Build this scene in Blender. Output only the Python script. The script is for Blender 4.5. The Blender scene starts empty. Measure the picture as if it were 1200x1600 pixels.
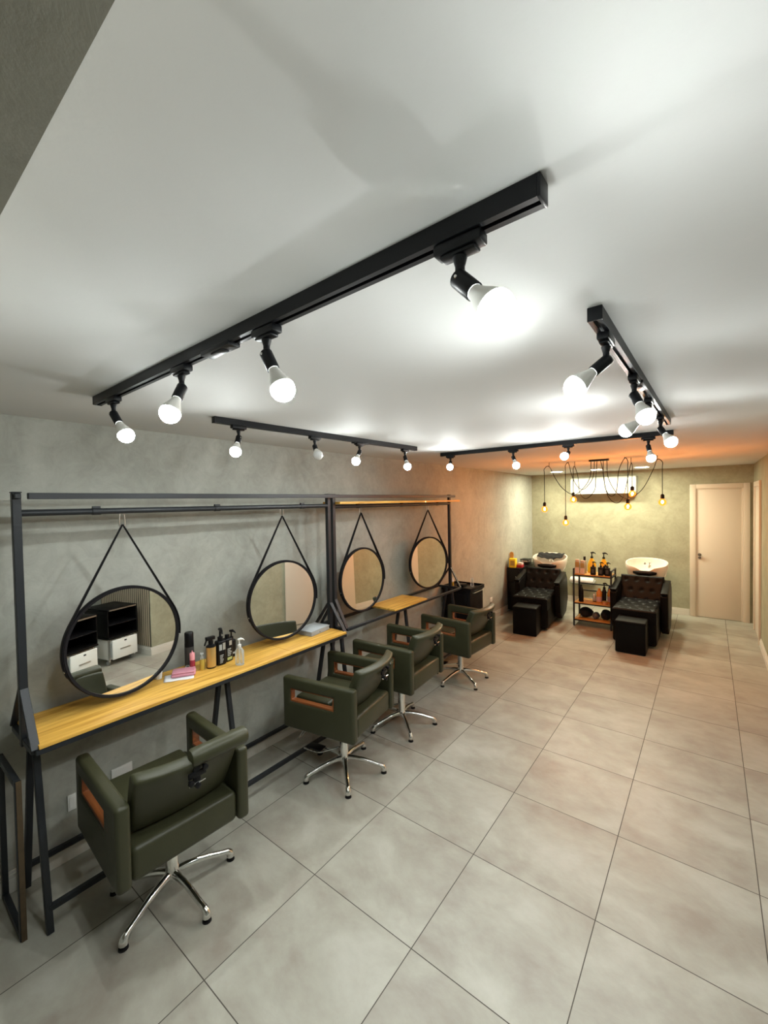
import bpy, bmesh, math, random
from mathutils import Vector, Matrix
random.seed(7)
PI = math.pi
sc = bpy.context.scene
COL = sc.collection

# ------------------------------------------------------------------ camera, world, exposure
CAM = Vector((2.85794, -0.86576, 1.97796))
R = ((0.7902436723, -0.6127926529, -0.0003208482), (0.6125342686, 0.7898950436, 0.0294548791), (-0.0177962971, -0.0234730623, 0.9995660594))
right = Vector([r[0] for r in R]); fwd = Vector([r[1] for r in R]); up = Vector([r[2] for r in R])
cd = bpy.data.cameras.new('camera'); cam = bpy.data.objects.new('camera', cd); COL.objects.link(cam)
cd.sensor_fit = 'VERTICAL'; cd.sensor_height = 36.0; cd.sensor_width = 27.0
cd.lens = 656.343 / 1600 * 36; cd.clip_start = 0.02; cd.clip_end = 60
cam.matrix_world = Matrix(((right.x, up.x, -fwd.x, CAM.x), (right.y, up.y, -fwd.y, CAM.y), (right.z, up.z, -fwd.z, CAM.z), (0, 0, 0, 1)))
sc.camera = cam
w = bpy.data.worlds.new('world'); sc.world = w; w.use_nodes = True
w.node_tree.nodes['Background'].inputs[0].default_value = (0.8, 0.86, 0.9, 1)
w.node_tree.nodes['Background'].inputs[1].default_value = 0.3
sc.view_settings.view_transform = 'Standard'; sc.view_settings.look = 'None'
sc.view_settings.gamma = 1.0; sc.view_settings.use_curve_mapping = False
sc.view_settings.exposure = 0.55
LED_COLOR = (0.95, 1.0, 0.98); LED_STRENGTH = 1750
AMBER_STRENGTH = 1500
DOWN_COLOR = (1.0, 0.96, 0.70); DOWN_STRENGTH = 270

# ------------------------------------------------------------------ room dimensions (metres)
W = 3.393; D = 7.733; H = 2.463; YF = -3.3; XA = 5.3; YC = 2.14; TILE = 0.62; TX = -0.046

# ------------------------------------------------------------------ materials
def newmat(name):
    m = bpy.data.materials.new(name); m.use_nodes = True
    return m, m.node_tree.nodes, m.node_tree.links, m.node_tree.nodes['Principled BSDF']
def mat(name, col, rough=0.5, metal=0.0, spec=0.5, coat=0.0, bump=0.0, bscale=200, var=0.0, vscale=6.0, trans=0.0, ior=1.45, sheen=0.0):
    m, n, l, b = newmat(name)
    b.inputs['Base Color'].default_value = (*col, 1); b.inputs['Roughness'].default_value = rough
    b.inputs['Metallic'].default_value = metal; b.inputs['Specular IOR Level'].default_value = spec
    b.inputs['Coat Weight'].default_value = coat; b.inputs['Transmission Weight'].default_value = trans
    b.inputs['IOR'].default_value = ior
    tc = n.new('ShaderNodeTexCoord')
    if var > 0:
        nz = n.new('ShaderNodeTexNoise'); nz.inputs['Scale'].default_value = vscale; nz.inputs['Detail'].default_value = 4
        l.new(tc.outputs['Object'], nz.inputs['Vector'])
        mx = n.new('ShaderNodeMix'); mx.data_type = 'RGBA'
        mx.inputs[6].default_value = (*[c * (1 - var) for c in col], 1); mx.inputs[7].default_value = (*[min(1, c * (1 + var)) for c in col], 1)
        l.new(nz.outputs['Fac'], mx.inputs[0]); l.new(mx.outputs[2], b.inputs['Base Color'])
    if bump > 0:
        nz = n.new('ShaderNodeTexNoise'); nz.inputs['Scale'].default_value = bscale; nz.inputs['Detail'].default_value = 3
        l.new(tc.outputs['Object'], nz.inputs['Vector'])
        bp = n.new('ShaderNodeBump'); bp.inputs['Strength'].default_value = bump; bp.inputs['Distance'].default_value = 0.004
        l.new(nz.outputs['Fac'], bp.inputs['Height']); l.new(bp.outputs['Normal'], b.inputs['Normal'])
    return m
def emis(name, col, strength):
    m, n, l, b = newmat(name)
    b.inputs['Base Color'].default_value = (1, 1, 1, 1)
    b.inputs['Emission Color'].default_value = (*col, 1); b.inputs['Emission Strength'].default_value = strength
    return m
def mth(n, l, op, a, b=None, c=None):
    q = n.new('ShaderNodeMath'); q.operation = op
    for i, v in enumerate((a, b, c)):
        if v is None: continue
        if isinstance(v, (int, float)): q.inputs[i].default_value = v
        else: l.new(v, q.inputs[i])
    return q.outputs[0]
def cement(name, ca, cb, scale=2.2, rough=0.75, bump=0.12):
    m, n, l, b = newmat(name); b.inputs['Roughness'].default_value = rough; b.inputs['Specular IOR Level'].default_value = 0.25
    tc = n.new('ShaderNodeTexCoord')
    n1 = n.new('ShaderNodeTexNoise'); n1.inputs['Scale'].default_value = scale; n1.inputs['Detail'].default_value = 8; n1.inputs['Roughness'].default_value = 0.62; n1.inputs['Distortion'].default_value = 0.9
    n2 = n.new('ShaderNodeTexNoise'); n2.inputs['Scale'].default_value = scale * 4.2; n2.inputs['Detail'].default_value = 8; n2.inputs['Roughness'].default_value = 0.7; n2.inputs['Distortion'].default_value = 1.6
    l.new(tc.outputs['Object'], n1.inputs['Vector']); l.new(tc.outputs['Object'], n2.inputs['Vector'])
    f = mth(n, l, 'ADD', mth(n, l, 'MULTIPLY', n1.outputs['Fac'], 0.6), mth(n, l, 'MULTIPLY', n2.outputs['Fac'], 0.4))
    r = n.new('ShaderNodeValToRGB'); r.color_ramp.elements[0].position = 0.34; r.color_ramp.elements[1].position = 0.66
    r.color_ramp.elements[0].color = (*ca, 1); r.color_ramp.elements[1].color = (*cb, 1)
    l.new(f, r.inputs['Fac']); l.new(r.outputs['Color'], b.inputs['Base Color'])
    bp = n.new('ShaderNodeBump'); bp.inputs['Strength'].default_value = bump; bp.inputs['Distance'].default_value = 0.01
    l.new(n2.outputs['Fac'], bp.inputs['Height']); l.new(bp.outputs['Normal'], b.inputs['Normal'])
    return m
def floor_mat():
    m, n, l, b = newmat('porcelain_tiles'); b.inputs['Specular IOR Level'].default_value = 0.42
    tc = n.new('ShaderNodeTexCoord'); sp = n.new('ShaderNodeSeparateXYZ'); l.new(tc.outputs['Object'], sp.inputs[0])
    def cell(o, off):
        s = mth(n, l, 'DIVIDE', mth(n, l, 'SUBTRACT', o, off), TILE)
        return s, mth(n, l, 'FLOOR', s), mth(n, l, 'ABSOLUTE', mth(n, l, 'SUBTRACT', mth(n, l, 'FRACT', s), 0.5))
    sx, fx, ax = cell(sp.outputs[0], TX); sy, fy, ay = cell(sp.outputs[1], 0.0)
    g = mth(n, l, 'GREATER_THAN', mth(n, l, 'MAXIMUM', ax, ay), 0.5 - 0.0021 / TILE)
    cmb = n.new('ShaderNodeCombineXYZ'); l.new(mth(n, l, 'MULTIPLY', fx, 3.7), cmb.inputs[0]); l.new(mth(n, l, 'MULTIPLY', fy, 5.3), cmb.inputs[1])
    l.new(mth(n, l, 'MULTIPLY', mth(n, l, 'ADD', fx, fy), 2.9), cmb.inputs[2])
    va = n.new('ShaderNodeVectorMath'); va.operation = 'ADD'; l.new(tc.outputs['Object'], va.inputs[0]); l.new(cmb.outputs[0], va.inputs[1])
    mp = n.new('ShaderNodeMapping'); mp.inputs['Rotation'].default_value = (0, 0, 0.6); mp.inputs['Scale'].default_value = (1, 1.5, 1)
    l.new(va.outputs[0], mp.inputs[0])
    n1 = n.new('ShaderNodeTexNoise'); n1.inputs['Scale'].default_value = 1.9; n1.inputs['Detail'].default_value = 9; n1.inputs['Roughness'].default_value = 0.66; n1.inputs['Distortion'].default_value = 0.25
    l.new(mp.outputs[0], n1.inputs['Vector'])
    n2 = n.new('ShaderNodeTexNoise'); n2.inputs['Scale'].default_value = 4.5; n2.inputs['Detail'].default_value = 8; n2.inputs['Distortion'].default_value = 0.5
    l.new(va.outputs[0], n2.inputs['Vector'])
    r = n.new('ShaderNodeValToRGB'); e = r.color_ramp.elements
    e[0].position = 0.36; e[0].color = (0.255, 0.228, 0.192, 1); e[1].position = 0.68; e[1].color = (0.42, 0.415, 0.36, 1)
    k = e.new(0.5); k.color = (0.325, 0.315, 0.265, 1)
    l.new(mth(n, l, 'ADD', mth(n, l, 'MULTIPLY', n1.outputs['Fac'], 0.7), mth(n, l, 'MULTIPLY', n2.outputs['Fac'], 0.3)), r.inputs['Fac'])
    mx = n.new('ShaderNodeMix'); mx.data_type = 'RGBA'; l.new(g, mx.inputs[0]); l.new(r.outputs[0], mx.inputs[6]); mx.inputs[7].default_value = (0.06, 0.052, 0.042, 1)
    l.new(mx.outputs[2], b.inputs['Base Color'])
    l.new(mth(n, l, 'ADD', mth(n, l, 'MULTIPLY', n2.outputs['Fac'], 0.16), mth(n, l, 'MULTIPLY_ADD', g, 0.3, 0.34)), b.inputs['Roughness'])
    bp = n.new('ShaderNodeBump'); bp.inputs['Strength'].default_value = 0.5; bp.inputs['Distance'].default_value = 0.002; bp.invert = True
    l.new(g, bp.inputs['Height']); l.new(bp.outputs['Normal'], b.inputs['Normal'])
    return m
def wood(name, ca, cb, axis=1, rough=0.5, coat=0.1, scale=1.0):
    m, n, l, b = newmat(name); b.inputs['Roughness'].default_value = rough; b.inputs['Coat Weight'].default_value = coat
    tc = n.new('ShaderNodeTexCoord'); mp = n.new('ShaderNodeMapping')
    s = [14 * scale] * 3; s[axis] = 0.9 * scale; mp.inputs['Scale'].default_value = s
    l.new(tc.outputs['Object'], mp.inputs[0])
    n1 = n.new('ShaderNodeTexNoise'); n1.inputs['Scale'].default_value = 1.6; n1.inputs['Detail'].default_value = 6; n1.inputs['Distortion'].default_value = 1.5
    l.new(mp.outputs[0], n1.inputs['Vector'])
    r = n.new('ShaderNodeValToRGB'); r.color_ramp.elements[0].position = 0.3; r.color_ramp.elements[1].position = 0.68
    r.color_ramp.elements[0].color = (*ca, 1); r.color_ramp.elements[1].color = (*cb, 1)
    l.new(n1.outputs['Fac'], r.inputs['Fac']); l.new(r.outputs['Color'], b.inputs['Base Color'])
    return m
def clear(name, tint, mixf=0.12):
    m, n, l, b = newmat(name); out = n['Material Output']
    b.inputs['Base Color'].default_value = (*tint, 1); b.inputs['Roughness'].default_value = 0.08
    t = n.new('ShaderNodeBsdfTransparent'); t.inputs[0].default_value = (*tint, 1)
    fr = n.new('ShaderNodeFresnel'); fr.inputs[0].default_value = 1.4
    mx = n.new('ShaderNodeMixShader'); l.new(mth(n, l, 'ADD', fr.outputs[0], mixf), mx.inputs[0])
    l.new(t.outputs[0], mx.inputs[1]); l.new(b.outputs[0], mx.inputs[2]); l.new(mx.outputs[0], out.inputs[0])
    return m
def amber_glass():
    m, n, l, b = newmat('amber_bulb_glass'); out = n['Material Output']
    t = n.new('ShaderNodeBsdfTransparent'); t.inputs[0].default_value = (1.0, 0.50, 0.18, 1)
    e = n.new('ShaderNodeEmission'); e.inputs[0].default_value = (1.0, 0.27, 0.035, 1); e.inputs[1].default_value = 3.6
    mx = n.new('ShaderNodeMixShader'); mx.inputs[0].default_value = 0.3
    l.new(t.outputs[0], mx.inputs[1]); l.new(e.outputs[0], mx.inputs[2]); l.new(mx.outputs[0], out.inputs[0])
    return m

M = dict(
    wall=cement('wall_cement', (0.29, 0.30, 0.265), (0.44, 0.455, 0.41)),
    wallb=cement('wall_cement_back', (0.27, 0.27, 0.19), (0.40, 0.40, 0.29), 2.6),
    soffit=cement('soffit_cement', (0.30, 0.30, 0.26), (0.37, 0.37, 0.32), 1.2),
    ceil=mat('ceiling_paint', (0.63, 0.635, 0.625), 0.72, bump=0.10, bscale=45, spec=0.14),
    floor=floor_mat(),
    base=mat('skirting_white', (0.62, 0.60, 0.54), 0.4, var=0.05),
    door=mat('door_cream', (0.66, 0.60, 0.50), 0.4),
    iron=mat('black_iron', (0.016, 0.019, 0.023), 0.42, spec=0.45, bump=0.1, bscale=300),
    track=mat('track_black', (0.006, 0.007, 0.009), 0.4, spec=0.3),
    plastic=mat('black_plastic', (0.007, 0.007, 0.008), 0.35, spec=0.25),
    blabel=mat('dark_label', (0.05, 0.05, 0.05), 0.4),
    leather=mat('olive_leather', (0.041, 0.042, 0.021), 0.40, spec=0.4, bump=0.12, bscale=260, var=0.10, vscale=9),
    bleather=mat('black_leather', (0.004, 0.004, 0.004), 0.45, spec=0.12, bump=0.1, bscale=220),
    strap=mat('black_strap', (0.006, 0.006, 0.008), 0.6, spec=0.25),
    chrome=mat('chrome', (0.80, 0.80, 0.78), 0.10, metal=1.0),
    steel=mat('brushed_steel', (0.55, 0.55, 0.53), 0.3, metal=1.0),
    mirror=mat('mirror_silver', (0.90, 0.91, 0.89), 0.0, metal=1.0),
    pine=wood('pine_board', (0.52, 0.26, 0.032), (0.86, 0.52, 0.105), 1),
    pinex=wood('pine_board_cart', (0.42, 0.20, 0.04), (0.62, 0.34, 0.09), 0),
    redwood=wood('red_wood', (0.15, 0.045, 0.012), (0.30, 0.095, 0.028), 0, 0.35, 0.3),
    ceramic=mat('white_ceramic', (0.78, 0.72, 0.64), 0.12, coat=0.5),
    towel=mat('black_towel', (0.009, 0.009, 0.010), 0.95, bump=0.8, bscale=90),
    gtowel=mat('grey_cloth', (0.13, 0.13, 0.13), 0.95, bump=0.8, bscale=90),
    acw=mat('ac_white', (0.47, 0.48, 0.45), 0.35),
    acd=mat('ac_dark', (0.10, 0.085, 0.07), 0.5),
    bulbw=mat('bulb_base_white', (0.78, 0.78, 0.74), 0.4),
    bulboff=mat('bulb_dome_unlit', (0.75, 0.76, 0.76), 0.2),
    led=emis('led_dome_lit', LED_COLOR, LED_STRENGTH),
    ledrim=emis('led_rim_lit', LED_COLOR, LED_STRENGTH * 0.012),
    ledmid=emis('led_shoulder_lit', LED_COLOR, LED_STRENGTH * 0.032),
    fil=emis('filament_lit', (1.0, 0.56, 0.28), AMBER_STRENGTH),
    amber=amber_glass(),
    down=emis('downlight_lit', DOWN_COLOR, DOWN_STRENGTH),
    white=mat('white_plastic', (0.74, 0.75, 0.73), 0.35),
    paper=mat('white_paper', (0.78, 0.79, 0.80), 0.8),
    pink=mat('pink_plastic', (0.62, 0.27, 0.34), 0.35, var=0.08, vscale=40),
    rose=mat('pink_cap', (0.85, 0.36, 0.40), 0.35),
    redliq=mat('red_liquid', (0.32, 0.03, 0.05), 0.15, coat=0.4),
    oil=mat('amber_liquid', (0.50, 0.36, 0.06), 0.12, coat=0.5),
    gold=mat('gold_label', (0.62, 0.44, 0.17), 0.28, metal=0.6),
    silverlab=mat('silver_label', (0.42, 0.42, 0.38), 0.4, metal=0.3),
    greylab=mat('grey_print', (0.35, 0.38, 0.38), 0.5),
    greenlab=mat('green_print', (0.36, 0.42, 0.16), 0.5),
    yellow=mat('yellow_plastic', (0.80, 0.55, 0.02), 0.3, coat=0.2),
    ybox=mat('yellow_card', (0.80, 0.60, 0.02), 0.5),
    red=mat('red_card', (0.34, 0.02, 0.03), 0.5),
    blush=mat('blush_card', (0.60, 0.50, 0.48), 0.5),
    peach=mat('peach_jar', (0.72, 0.30, 0.13), 0.25, coat=0.3),
    ambj=mat('amber_jar', (0.62, 0.27, 0.06), 0.18, coat=0.4),
    lilac=mat('lilac_label', (0.50, 0.34, 0.36), 0.5),
    blue=mat('blue_bag', (0.03, 0.08, 0.22), 0.4),
    clearp=clear('clear_plastic', (0.93, 0.96, 0.96)),
    clearbox=clear('frosted_clear_plastic', (0.80, 0.84, 0.86), 0.35),
    oldwood=mat('worn_brown_edge', (0.075, 0.05, 0.025), 0.6, var=0.3, vscale=30),
    slatl=mat('slat_beige', (0.50, 0.42, 0.30), 0.6),
    slatd=mat('slat_dark', (0.02, 0.018, 0.016), 0.6),
    drawer=mat('drawer_white', (0.74, 0.76, 0.72), 0.35),
    grout=mat('grout', (0.12, 0.11, 0.10), 0.9),
)

# ------------------------------------------------------------------ mesh helpers
class MB:
    def __init__(s): s.v = []; s.f = []
    def add(s, vs, fs):
        o = len(s.v); s.v += [tuple(v) for v in vs]; s.f += [tuple(i + o for i in f) for f in fs]; return s
    def box(s, x0, x1, y0, y1, z0, z1, mt=None):
        vs = [Vector((x, y, z)) for z in (z0, z1) for y in (y0, y1) for x in (x0, x1)]
        if mt: vs = [mt @ v for v in vs]
        return s.add(vs, [(0, 2, 3, 1), (4, 5, 7, 6), (0, 1, 5, 4), (2, 6, 7, 3), (0, 4, 6, 2), (1, 3, 7, 5)])
    def bar(s, a, b, wd, ht=None, side=(0, 1, 0)):
        a = Vector(a); b = Vector(b); d = (b - a).normalized(); ht = ht or wd
        u = Vector(side); u = (u - d * u.dot(d))
        if u.length < 1e-4: u = Vector((1, 0, 0)) - d * d.x
        u.normalize(); v = d.cross(u)
        vs = [p + u * (wd / 2 * i) + v * (ht / 2 * j) for p in (a, b) for j in (-1, 1) for i in (-1, 1)]
        return s.add(vs, [(0, 2, 3, 1), (4, 5, 7, 6), (0, 1, 5, 4), (2, 6, 7, 3), (0, 4, 6, 2), (1, 3, 7, 5)])
    def tube(s, pts, r, n=8, cap=True):
        pts = [Vector(p) for p in pts]; rs = r if isinstance(r, (list, tuple)) else [r] * len(pts)
        vs = []; u = None
        for i, p in enumerate(pts):
            d = (pts[min(i + 1, len(pts) - 1)] - pts[max(i - 1, 0)]).normalized()
            if u is None:
                u = d.cross(Vector((0, 0, 1)))
                if u.length < 0.05: u = d.cross(Vector((1, 0, 0)))
            u = (u - d * u.dot(d)).normalized(); q = d.cross(u)
            vs += [p + (u * math.cos(2 * PI * k / n) + q * math.sin(2 * PI * k / n)) * rs[i] for k in range(n)]
        fs = [(i * n + k, i * n + (k + 1) % n, (i + 1) * n + (k + 1) % n, (i + 1) * n + k) for i in range(len(pts) - 1) for k in range(n)]
        if cap: fs += [tuple(range(n))[::-1], tuple((len(pts) - 1) * n + k for k in range(n))]
        return s.add(vs, fs)
    def lathe(s, prof, n=20, o=(0, 0, 0), axis=None, sx=1.0, sy=1.0, cap=True):
        o = Vector(o); q = Vector((0, 0, 1)).rotation_difference(Vector(axis)).to_matrix() if axis is not None else Matrix.Identity(3)
        vs = []
        for (r, z) in prof:
            vs += [o + q @ Vector((r * sx * math.cos(2 * PI * k / n), r * sy * math.sin(2 * PI * k / n), z)) for k in range(n)]
        fs = [(i * n + k, i * n + (k + 1) % n, (i + 1) * n + (k + 1) % n, (i + 1) * n + k) for i in range(len(prof) - 1) for k in range(n)]
        if cap: fs += [tuple(range(n))[::-1], tuple((len(prof) - 1) * n + k for k in range(n))]
        return s.add(vs, fs)
    def grid(s, fn, nu, nv, closeu=False):
        vs = [fn(i / nu, j / nv) for j in range(nv + 1) for i in range(nu + (0 if closeu else 1))]
        m = nu if closeu else nu + 1
        fs = [(j * m + i, j * m + (i + 1) % m, (j + 1) * m + (i + 1) % m, (j + 1) * m + i) for j in range(nv) for i in range(nu)]
        return s.add(vs, fs)
    def ring(s, x0, x1, z0, z1, a0, a1, b0, b1, y0, y1):
        "plate in xz with a rectangular opening a0..a1 x b0..b1, thickness y0..y1"
        vs = []
        for y in (y0, y1):
            vs += [(x0, y, z0), (x1, y, z0), (x1, y, z1), (x0, y, z1), (a0, y, b0), (a1, y, b0), (a1, y, b1), (a0, y, b1)]
        fs = []
        for i in range(4):
            j = (i + 1) % 4
            fs += [(i, j, 4 + j, 4 + i), (8 + j, 8 + i, 12 + i, 12 + j), (j, i, 8 + i, 8 + j), (4 + i, 4 + j, 12 + j, 12 + i)]
        return s.add(vs, fs)
    def build(s, name, m, parent=None, bevel=0.0, seg=2, smooth=True, loc=None, solid=0.0, sub=0, rot=None):
        me = bpy.data.meshes.new(name); me.from_pydata(s.v, [], s.f); me.update()
        bm = bmesh.new(); bm.from_mesh(me); bmesh.ops.recalc_face_normals(bm, faces=bm.faces)
        if bevel > 0:
            es = [e for e in bm.edges if len(e.link_faces) == 2 and e.calc_face_angle(0) > 0.5]
            bmesh.ops.bevel(bm, geom=es, offset=bevel, segments=seg, affect='EDGES', profile=0.5, clamp_overlap=True)
        bm.to_mesh(me); bm.free()
        me.materials.append(m if not isinstance(m, str) else M[m])
        if smooth:
            me.polygons.foreach_set('use_smooth', [True] * len(me.polygons)); me.set_sharp_from_angle(angle=math.radians(38))
        o = bpy.data.objects.new(name, me); COL.objects.link(o)
        if loc: o.location = loc
        if rot: o.rotation_euler = rot
        if parent: o.parent = parent
        if solid:
            md = o.modifiers.new('solid', 'SOLIDIFY'); md.thickness = solid; md.offset = 0
        if sub:
            md = o.modifiers.new('sub', 'SUBSURF'); md.levels = sub; md.render_levels = sub
        return o
def thing(name, label, cat, loc=(0, 0, 0), rz=0.0, group=None):
    o = bpy.data.objects.new(name, None); COL.objects.link(o); o.empty_display_size = 0.1
    o.location = loc; o.rotation_euler = (0, 0, rz); tag(o, label, cat, group); return o
def tag(o, label, cat, group=None):
    o['label'] = label; o['category'] = cat
    if group: o['group'] = group
    return o
def struct(o): o['kind'] = 'structure'; return o
def kids(o): return [c for c in bpy.data.objects if c.parent == o]
def dup(o, parent=None):
    c = o.copy(); COL.objects.link(c)
    if parent: c.parent = parent
    for k in kids(o): dup(k, c)
    return c
def smooth_pts(pts, n=8):
    pts = [Vector(p) for p in pts]; out = []
    P = [pts[0] * 2 - pts[1]] + pts + [pts[-1] * 2 - pts[-2]]
    for i in range(1, len(P) - 2):
        for k in range(n):
            t = k / n; a, b, c, d = P[i - 1:i + 3]
            out.append(0.5 * ((2 * b) + (c - a) * t + (2 * a - 5 * b + 4 * c - d) * t * t + (3 * b - 3 * c + d - a) * t ** 3))
    out.append(pts[-1]); return out

# ------------------------------------------------------------------ room shell
T = 0.12
struct(MB().box(-T, XA + T, YF - T, D + T, -0.1, 0).build('floor', 'floor', smooth=False))
struct(MB().box(-T, XA + T, YF - T, D + T, H, H + 0.1).build('ceiling', 'ceil', smooth=False))
struct(MB().box(-T, 0, YF - T, D + T, 0, H).build('wall_left', 'wall', smooth=False))
struct(MB().box(0, W, D, D + T, 0, H).build('wall_back', 'wallb', smooth=False))
struct(MB().box(W, W + T + 0.6, YC, D + T, 0, H).build('wall_right', 'wallb', smooth=False))
struct(MB().box(W + T + 0.6, XA + T, YC, YC + T, 0, H).build('wall_alcove', 'wall', smooth=False))
struct(MB().box(XA, XA + T, YF, YC, 0, H).build('wall_side', 'wall', smooth=False))
struct(MB().box(0, XA, YF - T, YF, 0, H).build('wall_front', 'wall', smooth=False))
struct(MB().box(0, XA, YF, -0.75, 2.30, H).build('trim_1', 'soffit', smooth=False))
def skirt(name, ax, wall, a, b, sgn):
    m = MB()
    for (z0, z1, t) in ((0, 0.075, 0.020), (0.075, 0.092, 0.015), (0.092, 0.108, 0.009)):
        lo, hi = sorted((wall, wall + sgn * t))
        if ax == 0: m.box(lo, hi, a, b, z0, z1)
        else: m.box(a, b, lo, hi, z0, z1)
    return struct(m.build(name, 'base', bevel=0.002, seg=1))
skirt('baseboard_left', 0, 0.0, YF, D - 0.02, 1)
skirt('baseboard_back', 1, D, 0, 2.595, -1)
skirt('baseboard_right', 0, W, 4.98, 6.45, -1)
skirt('baseboard_corner', 0, W, YC - 0.02, 2.85, -1)
skirt('baseboard_alcove', 1, YC, W, XA, -1)
# door in the back wall
dr = bpy.data.objects.new('door_1', None); COL.objects.link(dr); dr.location = (2.975, D, 0); struct(dr)
mm = MB()
for (a, b, c, d) in ((-0.378, -0.296, 0, 2.178), (0.296, 0.378, 0, 2.178), (-0.296, 0.296, 2.105, 2.178)): mm.box(a, b, -0.028, 0.0, c, d)
mm.build('door_casing', 'door', dr, bevel=0.005)
mm = MB()
for (a, b, c, d) in ((-0.296, -0.278, 0, 2.105), (0.278, 0.296, 0, 2.105), (-0.278, 0.278, 2.088, 2.105)): mm.box(a, b, -0.014, 0.0, c, d)
mm.build('door_stop', 'door', dr, bevel=0.002)
MB().box(-0.279, 0.279, -0.006, 0.0, 0.008, 2.088).build('door_leaf', 'door', dr, bevel=0.002)
kn = MB().lathe([(0.018, 0), (0.018, 0.006), (0.010, 0.010), (0.009, 0.026), (0.020, 0.032), (0.024, 0.046), (0.017, 0.056), (0.0, 0.058)], 20, (-0.248, -0.006, 1.03), (0, -1, 0)); kn.build('door_knob', 'acd', dr)
MB().lathe([(0.020, 0), (0.020, 0.008), (0.0, 0.010)], 20, (-0.248, -0.006, 0.975), (0, -1, 0)).build('lock_rose', 'acd', dr)
# door in the right wall, near the corner
d2 = bpy.data.objects.new('door_2', None); COL.objects.link(d2); d2.location = (W, 6.93, 0); struct(d2)
mm = MB()
for (a, b, c, d) in ((-0.44, -0.37, 0, 2.178), (0.37, 0.44, 0, 2.178), (-0.37, 0.37, 2.105, 2.178)): mm.box(-0.026, 0, a, b, c, d)
mm.build('door_casing', 'door', d2, bevel=0.005)
MB().box(-0.008, 0, -0.37, 0.37, 0.008, 2.105).build('door_leaf', 'door', d2, bevel=0.002)
# wide white sliding doors in the right wall, seen in the mirrors
d3 = bpy.data.objects.new('door_3', None); COL.objects.link(d3); d3.location = (W, 3.92, 0); struct(d3)
for k in (-1, 1): MB().box(-0.035 - 0.012 * (k > 0), -0.008, min(0, k * 1.04), max(0, k * 1.04), 0.01, 2.30).build('sliding_panel', 'door', d3, bevel=0.004)
MB().box(-0.06, 0, -1.05, 1.05, 2.30, 2.36).build('top_rail', 'door', d3, bevel=0.004)
# fluted panel on the alcove wall beside the corner (mirrors show it)
fp = thing('fluted_panel', 'beige and black ribbed wall panel reflected in the leftmost mirror', 'wall panel', (W + 0.62, YC, 0))
MB().box(-0.61, 0.60, -0.009, -0.003, 0.115, 2.30).build('backing', 'slatd', fp)
mm = MB()
for k in range(25):
    x = -0.605 + k * 0.048; n = 24; vs = []
    for i in range(n + 1):
        z = 0.115 + i * 2.185 / n; dx = 0.004 * math.sin(z * 6 + 0.5 * k)
        vs += [(x + dx, -0.0105, z), (x + 0.031 + dx, -0.0105, z), (x + 0.031 + dx, -0.009, z), (x + dx, -0.009, z)]
    mm.add(vs, [(4 * i + a_, 4 * i + (a_ + 1) % 4, 4 * i + 4 + (a_ + 1) % 4, 4 * i + 4 + a_) for i in range(n) for a_ in range(4)])
mm.build('ribs', 'slatl', fp)

# ------------------------------------------------------------------ wall plates
def plate(y, z, wy, hz, label, sockets=2):
    t = thing('wall_outlet', label, 'outlet', (0, y, z), 0, 'white outlet plates low on the left wall')
    MB().box(0, 0.008, -wy / 2, wy / 2, -hz / 2, hz / 2).build('cover_plate', 'white', t, bevel=0.002)
    MB().box(0.008, 0.0095, -wy * 0.3, wy * 0.3, -hz * 0.32, hz * 0.32).build('insert', 'white', t, bevel=0.0005, seg=1)
plate(0.140, 0.352, 0.115, 0.075, 'white outlet plate on the wall seen behind the nearest green chair seat')
plate(-0.118, 0.312, 0.04, 0.09, 'narrow white wall plate left of the nearest green chair armrest')
plate(2.09, 0.285, 0.075, 0.09, 'white outlet plate on the wall behind the second nearest chair')
plate(5.657, 0.335, 0.09, 0.075, 'white outlet plate on the wall beyond the farthest green chair')

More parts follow.
